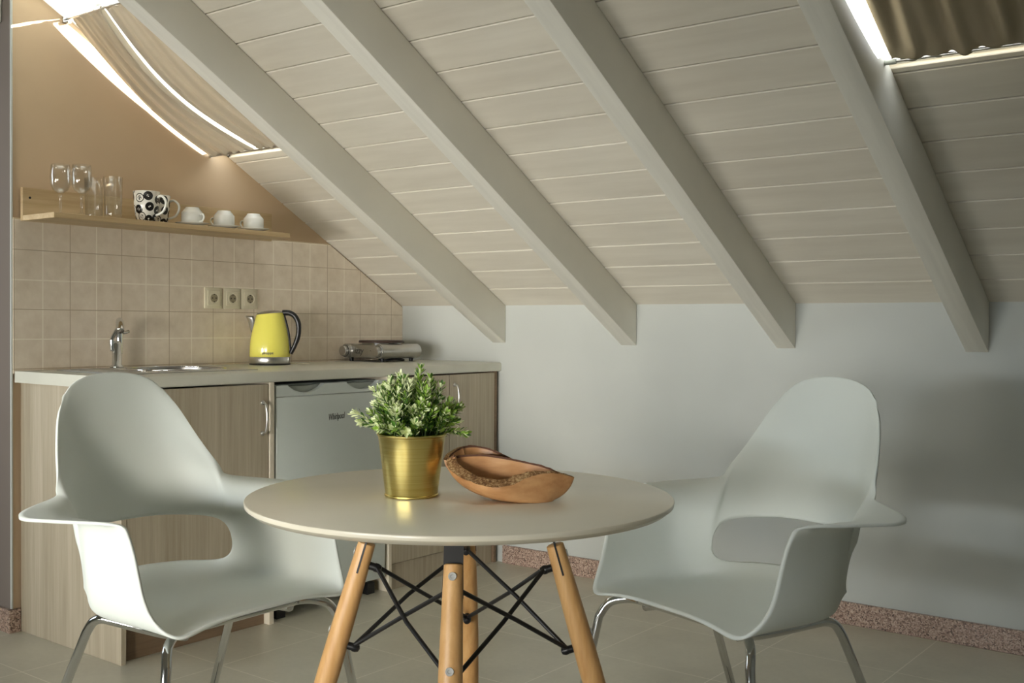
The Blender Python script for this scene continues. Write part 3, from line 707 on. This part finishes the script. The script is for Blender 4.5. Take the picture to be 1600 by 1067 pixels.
for k in range(4):
    d0, t0, u0, l0 = legs[k]; d1, t1, u1, l1 = legs[(k+1) % 4]
    for a, b_, o_ in ((u0, l1, .0035), (l0, u1, -.0035)):
        sh = (d0+d1).normalized()*o_; i0 = (Vector((0, 0, a.z))-a).normalized()*.012; i1 = (Vector((0, 0, b_.z))-b_).normalized()*.012
        bm = bmesh.new(); tube(bm, [a+i0*.5, a+i0+(b_-a)*.01, (a+b_)/2+sh, b_+i1+(a-b_)*.01, b_+i1*.5], .0042, 12); obj('wire_strut', bm, MT['black'], t, 'all')

# pot with plant
PX, PY = 2.149, -2.233
p = thing('potted_plant', 'bushy green plant with pale leaf tips in a shiny brass-coloured pot on the table', 'plant', (PX, PY, TZ+.0004))
bm = bmesh.new(); lathe(bm, [(0, 0), (.0490, 0), (.0505, .001), (.0505, .004), (.0490, .005), (.0495, .008), (.0628, .112), (.0650, .1135), (.0652, .1165), (.0635, .1175), (.0622, .116), (.0618, .112), (.0485, .012), (0, .010)], 96)
obj('pot', bm, MT['brass'], p, True)
bm = bmesh.new(); lathe(bm, [(0, .100), (.030, .101), (.0606, .098)], 40)
for v_ in bm.verts: v_.co.z += .003*noise.noise(v_.co*60)
obj('soil', bm, MT['soil'], p, 'all')
rnd = random.Random(21)
fol = bmesh.new(); stm = bmesh.new()
def leaf(bm, base, d, nrm, L, W, mi):
    s_ = d.cross(nrm).normalized(); prof = ((0, .12), (.3, .5), (.65, 1), (.88, .75), (1, .0)); prev = None
    for t_, wd in prof:
        c_ = base+d*L*t_+nrm*(L*.18*t_*t_)
        if wd == 0: cur = [bm.verts.new(c_)]
        else: cur = [bm.verts.new(c_-s_*W*wd), bm.verts.new(c_+nrm*-.0006), bm.verts.new(c_+s_*W*wd)]
        if prev:
            if len(cur) == 3:
                fs = [bm.faces.new((prev[0], prev[1], cur[1], cur[0])), bm.faces.new((prev[1], prev[2], cur[2], cur[1]))]
            else: fs = [bm.faces.new((prev[0], prev[1], cur[0])), bm.faces.new((prev[1], prev[2], cur[0]))]
            for f_ in fs: f_.material_index = mi
        prev = cur
def sprig(base, tip, pale):
    ax_ = tip-base; mid = base+ax_*.5+Vector((0, 0, .008))
    pts = catmull([base, mid, tip], 5); tube(stm, pts, [.0012]*5+[.0009]*6, 5)
    n_ = len(pts)
    for i in range(2, n_):
        tt = i/(n_-1); dirn = (pts[i]-pts[i-1]).normalized()
        if tt < .25: continue
        sub = dirn.orthogonal().normalized(); kk = 5 if i < n_-1 else 7
        rot = rnd.uniform(0, 6.28)
        for q in range(kk):
            a = rot+2*PI*q/kk; sd = Matrix.Rotation(a, 3, dirn) @ sub
            sp_ = .95 if i < n_-1 else .62
            d_ = (sd*sp_+dirn*(1-.35*sp_)).normalized(); nr = (dirn-d_*dirn.dot(d_)).normalized()
            L = rnd.uniform(.0105, .0175); 
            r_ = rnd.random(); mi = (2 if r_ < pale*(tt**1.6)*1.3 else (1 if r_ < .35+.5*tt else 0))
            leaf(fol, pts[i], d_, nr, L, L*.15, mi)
ZR0 = .103
for k in range(105):
    u = rnd.random(); a = rnd.uniform(0, 2*PI); rr_ = .052*math.sqrt(rnd.random())
    base = Vector((rr_*math.cos(a), rr_*math.sin(a), ZR0))
    el = rnd.random()**.8   # 0 = horizontal rim, 1 = top
    ang = el*PI/2*.98; R_ = .084+.014*rnd.uniform(-1, 1)
    a2 = a+rnd.uniform(-.7, .7)
    ch_ = math.cos(ang)**.75; tip = Vector((R_*ch_*math.cos(a2), R_*ch_*math.sin(a2), ZR0+.022+.088*math.sin(ang)**.9+rnd.uniform(-.020, .012)))
    if k % 3 == 0: tip = base+(tip-base)*.72
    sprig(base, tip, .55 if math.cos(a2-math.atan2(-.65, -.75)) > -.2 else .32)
tipd = Vector((-.763, -.647, 0))
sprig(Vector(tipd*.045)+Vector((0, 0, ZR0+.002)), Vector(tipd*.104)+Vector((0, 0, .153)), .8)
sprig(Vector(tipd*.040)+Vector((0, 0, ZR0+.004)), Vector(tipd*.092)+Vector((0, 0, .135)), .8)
sprig(Vector((.01, .0, ZR0)), Vector((.012, .010, .236)), .1)
obj('stems', stm, MT['stem'], p, 'all', recalc=False)
obj('foliage', fol, [MT['leaf_dark'], MT['leaf_mid'], MT['leaf_pale']], p, recalc=False)

# olive wood bowl: two joined hollows with a bark edge. local frame: x = along, y = away
BO = Vector((2.312, -2.1454, TZ+.0006)); bx = math.atan2(.61217, .79073)
t = thing('wooden_dish', 'olive wood double-hollow dish with rough bark rim on the table', 'dish', BO, bx)
def loop(pts, n):
    P = [Vector(p) for p in pts]; m_ = len(P); out = []
    for i in range(m_):
        p0, p1, p2, p3 = P[i-1], P[i], P[(i+1) % m_], P[(i+2) % m_]
        for k in range(n):
            q = k/n; out.append(.5*((2*p1)+(-p0+p2)*q+(2*p0-5*p1+4*p2-p3)*q*q+(-p0+3*p1-3*p2+p3)*q**3))
    return out
def hollow(rim, base, bz, rimw, seed, name, barky):
    """rim: closed list of points (x, y, z above table); base: (cx, cy, rx, ry)"""
    R_ = loop([(x_*.972, y_*.972, z_+.0075) for x_, y_, z_ in rim], 8); n = len(R_); c_ = sum(R_, Vector())/n
    b = bmesh.new(); levels = 10; rings = []
    for L in range(levels+1):
        q = L/levels; row = []
        for i, p_ in enumerate(R_):
            a = math.atan2((p_.y-c_.y)/.06, (p_.x-c_.x)/.12)
            bp = Vector((base[0]+base[2]*math.cos(a), base[1]+base[3]*math.sin(a), bz))
            e_ = .5*q**1.4+.5*(1-math.cos(PI/2*q)); h_ = math.sin(PI/2*q)
            x_ = p_.x+(bp.x-p_.x)*e_; y_ = p_.y+(bp.y-p_.y)*e_; z_ = p_.z+(bp.z-p_.z)*(h_*.7+q*.3)
            row.append(b.verts.new((x_, y_, z_)))
        rings.append(row)
    def skin(rs, mi):
        for A, B in zip(rs, rs[1:]):
            for i in range(n): f_ = b.faces.new((A[i], A[(i+1) % n], B[(i+1) % n], B[i])); f_.material_index = mi
    skin(rings, 0); b.faces.new(rings[-1])
    # rim band and inside
    inn = []
    for i, p_ in enumerate(R_):
        tg = (R_[(i+1) % n]-R_[i-1]); tg.z = 0; nn = Vector((-tg.y, tg.x, 0)).normalized()
        if nn.dot(c_-p_) < 0: nn = -nn
        w_ = rimw(p_, i/n)
        inn.append((p_+nn*w_+Vector((0, 0, w_*barky)), w_))
    irings = [rings[0]]
    row = []
    for i, (p_, w_) in enumerate(inn): row.append(b.verts.new(p_))
    irings.append(row); skin(irings, 1)
    row2 = [b.verts.new(p_+Vector((0, 0, -.004))) for p_, w_ in inn]; skin([row, row2], 2)
    ir2 = [row2]
    ic = sum((p_ for p_, _ in inn), Vector())/n
    fl = Vector((ic.x*.5+base[0]*.5, ic.y*.5+base[1]*.5, bz+.009))
    for L in range(1, 9):
        q = L/8; row = []
        for p_, _ in inn:
            e_ = q**1.3; z0 = p_.z-.004; zf = bz+.009
            row.append(b.verts.new((p_.x+(fl.x-p_.x)*e_*.97, p_.y+(fl.y-p_.y)*e_*.97, z0+(zf-z0)*math.sin(PI/2*min(1, q*1.15)))))
        ir2.append(row)
    skin(ir2, 0); b.faces.new(ir2[-1])
    for v_ in row if False else []: pass
    # bark roughness
    for v_ in irings[0]+irings[1]:
        d_ = noise.noise_vector(v_.co*130+Vector((seed, 0, 0)))*.0014+noise.noise_vector(v_.co*38)*.0012; v_.co += d_
    bm = bmesh.new(); merge(bm, b)
    return obj(name, bm, [MT['olive'], MT['bark'], MT['bark_dark']], t, True)
rimA = [(-.1200, .010, .0610), (-.1120, -.016, .0480), (-.0930, -.038, .0385), (-.0640, -.058, .0290), (-.0300, -.069, .0240), (.0010, -.067, .0265), (.0260, -.058, .0350), (.0480, -.047, .0415), (.0760, -.034, .0440), (.0980, -.020, .0405), (.1238, .0, .0330),
        (.098, .010, .0395), (.0665, .018, .050), (.030, .024, .0575), (-.010, .026, .0645), (-.048, .028, .0690), (-.080, .026, .0685), (-.104, .020, .066)]
def wA(p_, u):
    near = 1 if p_.y < p_.x*0+.004 and not (p_.x > .09) else 0
    k = max(0, min(1, (.085-p_.x)/.07))
    return .0035+(.0135*k if p_.y < .012 else 0)
hollow(rimA, (.035, -.020, .046, .030), 0, wA, 3, 'front_hollow', .62)
rimB = [(-.1248, .012, .062), (-.1170, .040, .072), (-.098, .066, .0795), (-.068, .078, .0815), (-.036, .074, .0765), (-.010, .058, .067), (.012, .036, .058),
        (-.020, .031, .060), (-.060, .033, .063), (-.098, .020, .060)]
def wB(p_, u): return .0045+(.005 if p_.x < -.09 else 0)
hollow(rimB, (.005, .012, .030, .022), .004, wB, 9, 'rear_hollow', .2)

# ------------------------------------------------------------------ chairs
# shell control grid, right half (s >= 0): rows from the seat front to the top of the back; local x = forward, y = sitter's left
G = [
 [(0,.295,.430),(.095,.295,.429),(.175,.295,.420),(.234,.290,.4165),(.264,.250,.460),(.271,.224,.528),(.275,.209,.584),(.278,.193,.622),(.289,.168,.6375)],
 [(0,.20,.422),(.095,.20,.419),(.172,.20,.414),(.232,.190,.418),(.264,.163,.455),(.270,.143,.535),(.272,.124,.600),(.290,.105,.633),(.325,.088,.637)],
 [(0,.08,.418),(.09,.08,.414),(.168,.08,.411),(.226,.070,.414),(.255,.052,.454),(.261,.040,.536),(.262,.030,.602),(.291,.018,.632),(.346,.006,.634)],
 [(0,-.03,.418),(.082,-.03,.415),(.152,-.025,.413),(.212,-.016,.416),(.238,-.004,.458),(.244,-.010,.540),(.247,-.020,.604),(.282,-.042,.633),(.356,-.068,.632)],
 [(0,-.115,.428),(.076,-.110,.425),(.138,-.095,.425),(.194,-.062,.430),(.221,-.038,.466),(.227,-.044,.548),(.230,-.060,.607),(.256,-.094,.637),(.310,-.126,.638)],
 [(0,-.180,.451),(.075,-.172,.449),(.132,-.150,.447),(.180,-.108,.447),(.204,-.074,.474),(.213,-.071,.556),(.214,-.090,.612),(.224,-.122,.645),(.241,-.140,.652)],
 [(0,-.222,.563),(.075,-.214,.563),(.132,-.190,.560),(.178,-.146,.555),(.203,-.092,.534),(.206,-.096,.578),(.207,-.112,.622),(.215,-.134,.654),(.228,-.149,.667)],
 [(0,-.245,.632),(.068,-.238,.633),(.122,-.219,.636),(.161,-.190,.640),(.187,-.160,.648),(.199,-.152,.660),(.206,-.153,.673),(.211,-.158,.686),(.216,-.164,.697)],
 [(0,-.266,.735),(.045,-.263,.735),(.085,-.256,.736),(.118,-.245,.738),(.145,-.230,.740),(.165,-.218,.742),(.179,-.209,.744),(.189,-.202,.746),(.197,-.198,.748)],
 [(0,-.278,.825),(.038,-.277,.825),(.073,-.273,.824),(.102,-.266,.823),(.126,-.258,.822),(.145,-.249,.820),(.157,-.243,.818),(.166,-.239,.816),(.172,-.236,.814)],
 [(0,-.281,.888),(.034,-.281,.887),(.065,-.279,.884),(.092,-.275,.878),(.113,-.270,.871),(.130,-.264,.863),(.141,-.260,.856),(.149,-.256,.850),(.155,-.253,.845)],
 [(0,-.282,.922),(.034,-.282,.920),(.065,-.281,.915),(.090,-.279,.907),(.108,-.277,.898),(.120,-.274,.889),(.128,-.271,.881),(.135,-.268,.874),(.141,-.265,.866)],
]
def shell_mesh():
    bm = bmesh.new(); V = {}
    nc = len(G[0])
    for r_, row in enumerate(G):
        for c_, (s_, f_, z_) in enumerate(row):
            V[r_, c_] = bm.verts.new((f_, s_, z_))
            V[r_, -c_] = V[r_, c_] if c_ == 0 else bm.verts.new((f_, -s_, z_))
    for r_ in range(len(G)-1):
        for c_ in range(-(nc-1), nc-1):
            lo_ = min(abs(c_), abs(c_+1))
            if r_ == 5 and lo_ < 4: continue
            bm.faces.new((V[r_, c_], V[r_, c_+1], V[r_+1, c_+1], V[r_+1, c_]))
    # move the cage so that the subdivided surface passes through the grid points
    T = {v: v.co.copy() for v in bm.verts}
    for it in range(14):
        new = {}
        for v in bm.verts:
            if v.is_boundary:
                nb = [e.other_vert(v) for e in v.link_edges if e.is_boundary]
                lim = (v.co*4+nb[0].co+nb[1].co)/6
            else:
                n = len(v.link_faces); E_ = sum((e.other_vert(v).co for e in v.link_edges), Vector())
                F_ = Vector()
                for f in v.link_faces:
                    vs = list(f.verts); k = vs.index(v); F_ += vs[(k+2) % 4].co
                lim = (v.co*n*n+E_*4+F_)/(n*(n+5))
            new[v] = v.co+(T[v]-lim)*.8
        for v, c in new.items(): v.co = c
    return bm
CHZ = -.010
def make_chair(label, loc, rz):
    t = thing('armchair', label, 'chair', loc, rz, 'moulded white armchairs at the table')
    sh = obj('seat_shell', shell_mesh(), MT['chair'], t, smooth='all')
    a_ = sh.modifiers.new('round', 'SUBSURF'); a_.levels = 3; a_.render_levels = 3; a_.boundary_smooth = 'ALL'
    b_ = sh.modifiers.new('thick', 'SOLIDIFY'); b_.thickness = .0065; b_.offset = 0; b_.use_even_offset = False
    R_ = .0105
    # front frame
    bm = bmesh.new(); pts = catmull([(.212, -.165, .399), (.212, -.06, .3995), (.212, .06, .3995), (.212, .165, .399)], 3)
    tube(bm, pts, R_, 14); obj('front_rail', bm, MT['chrome'], t, 'all')
    for sg in (-1, 1):
        bm = bmesh.new()
        tube(bm, catmull([(.212, .160*sg, .399), (.226, .192*sg, .397), (.250, .224*sg, .384), (.268, .240*sg, .350)], 6)+[Vector((.308, .300*sg, .008))], R_, 16)
        lg = obj('leg', bm, MT['chrome'], t, 'all')
        bm = bmesh.new(); cyl(bm, (.3085, .3007*sg, .0), (.3076, .299*sg, .014), .0125, .0125, 20); obj('foot_cap', bm, MT['rubber'], lg, True)
        bm = bmesh.new()
        tube(bm, catmull([(.205, .145*sg, .385), (.15, .152*sg, .381), (.08, .163*sg, .383), (.010, .186*sg, .392), (-.018, .197*sg, .395), (-.044, .203*sg, .385), (-.064, .207*sg, .358)], 6)+[Vector((-.228, .247*sg, .008))], R_, 16)
        lg = obj('leg', bm, MT['chrome'], t, 'all')
        bm = bmesh.new(); cyl(bm, (-.229, .2473*sg, .0), (-.2255, .2464*sg, .014), .0125, .0125, 20); obj('foot_cap', bm, MT['rubber'], lg, True)
        bm = bmesh.new(); box(bm, .09, .125*sg-.02, .396, .16, .125*sg+.02, .405, .002, 1); obj('mounting_pad', bm, MT['fridge'], t)
    bm = bmesh.new(); tube(bm, [(.06, -.165, .388), (.06, .165, .388)], .008, 12); obj('cross_rail', bm, MT['chrome'], t, 'all')
    return t
ch = make_chair('white moulded armchair on chrome legs, left of the table by the oak cabinet', (1.396, -2.202, 0), .027)
dup(ch, (2.440, -1.373, 0), -1.876, 'white moulded armchair on chrome legs, right of the table by the bare wall')
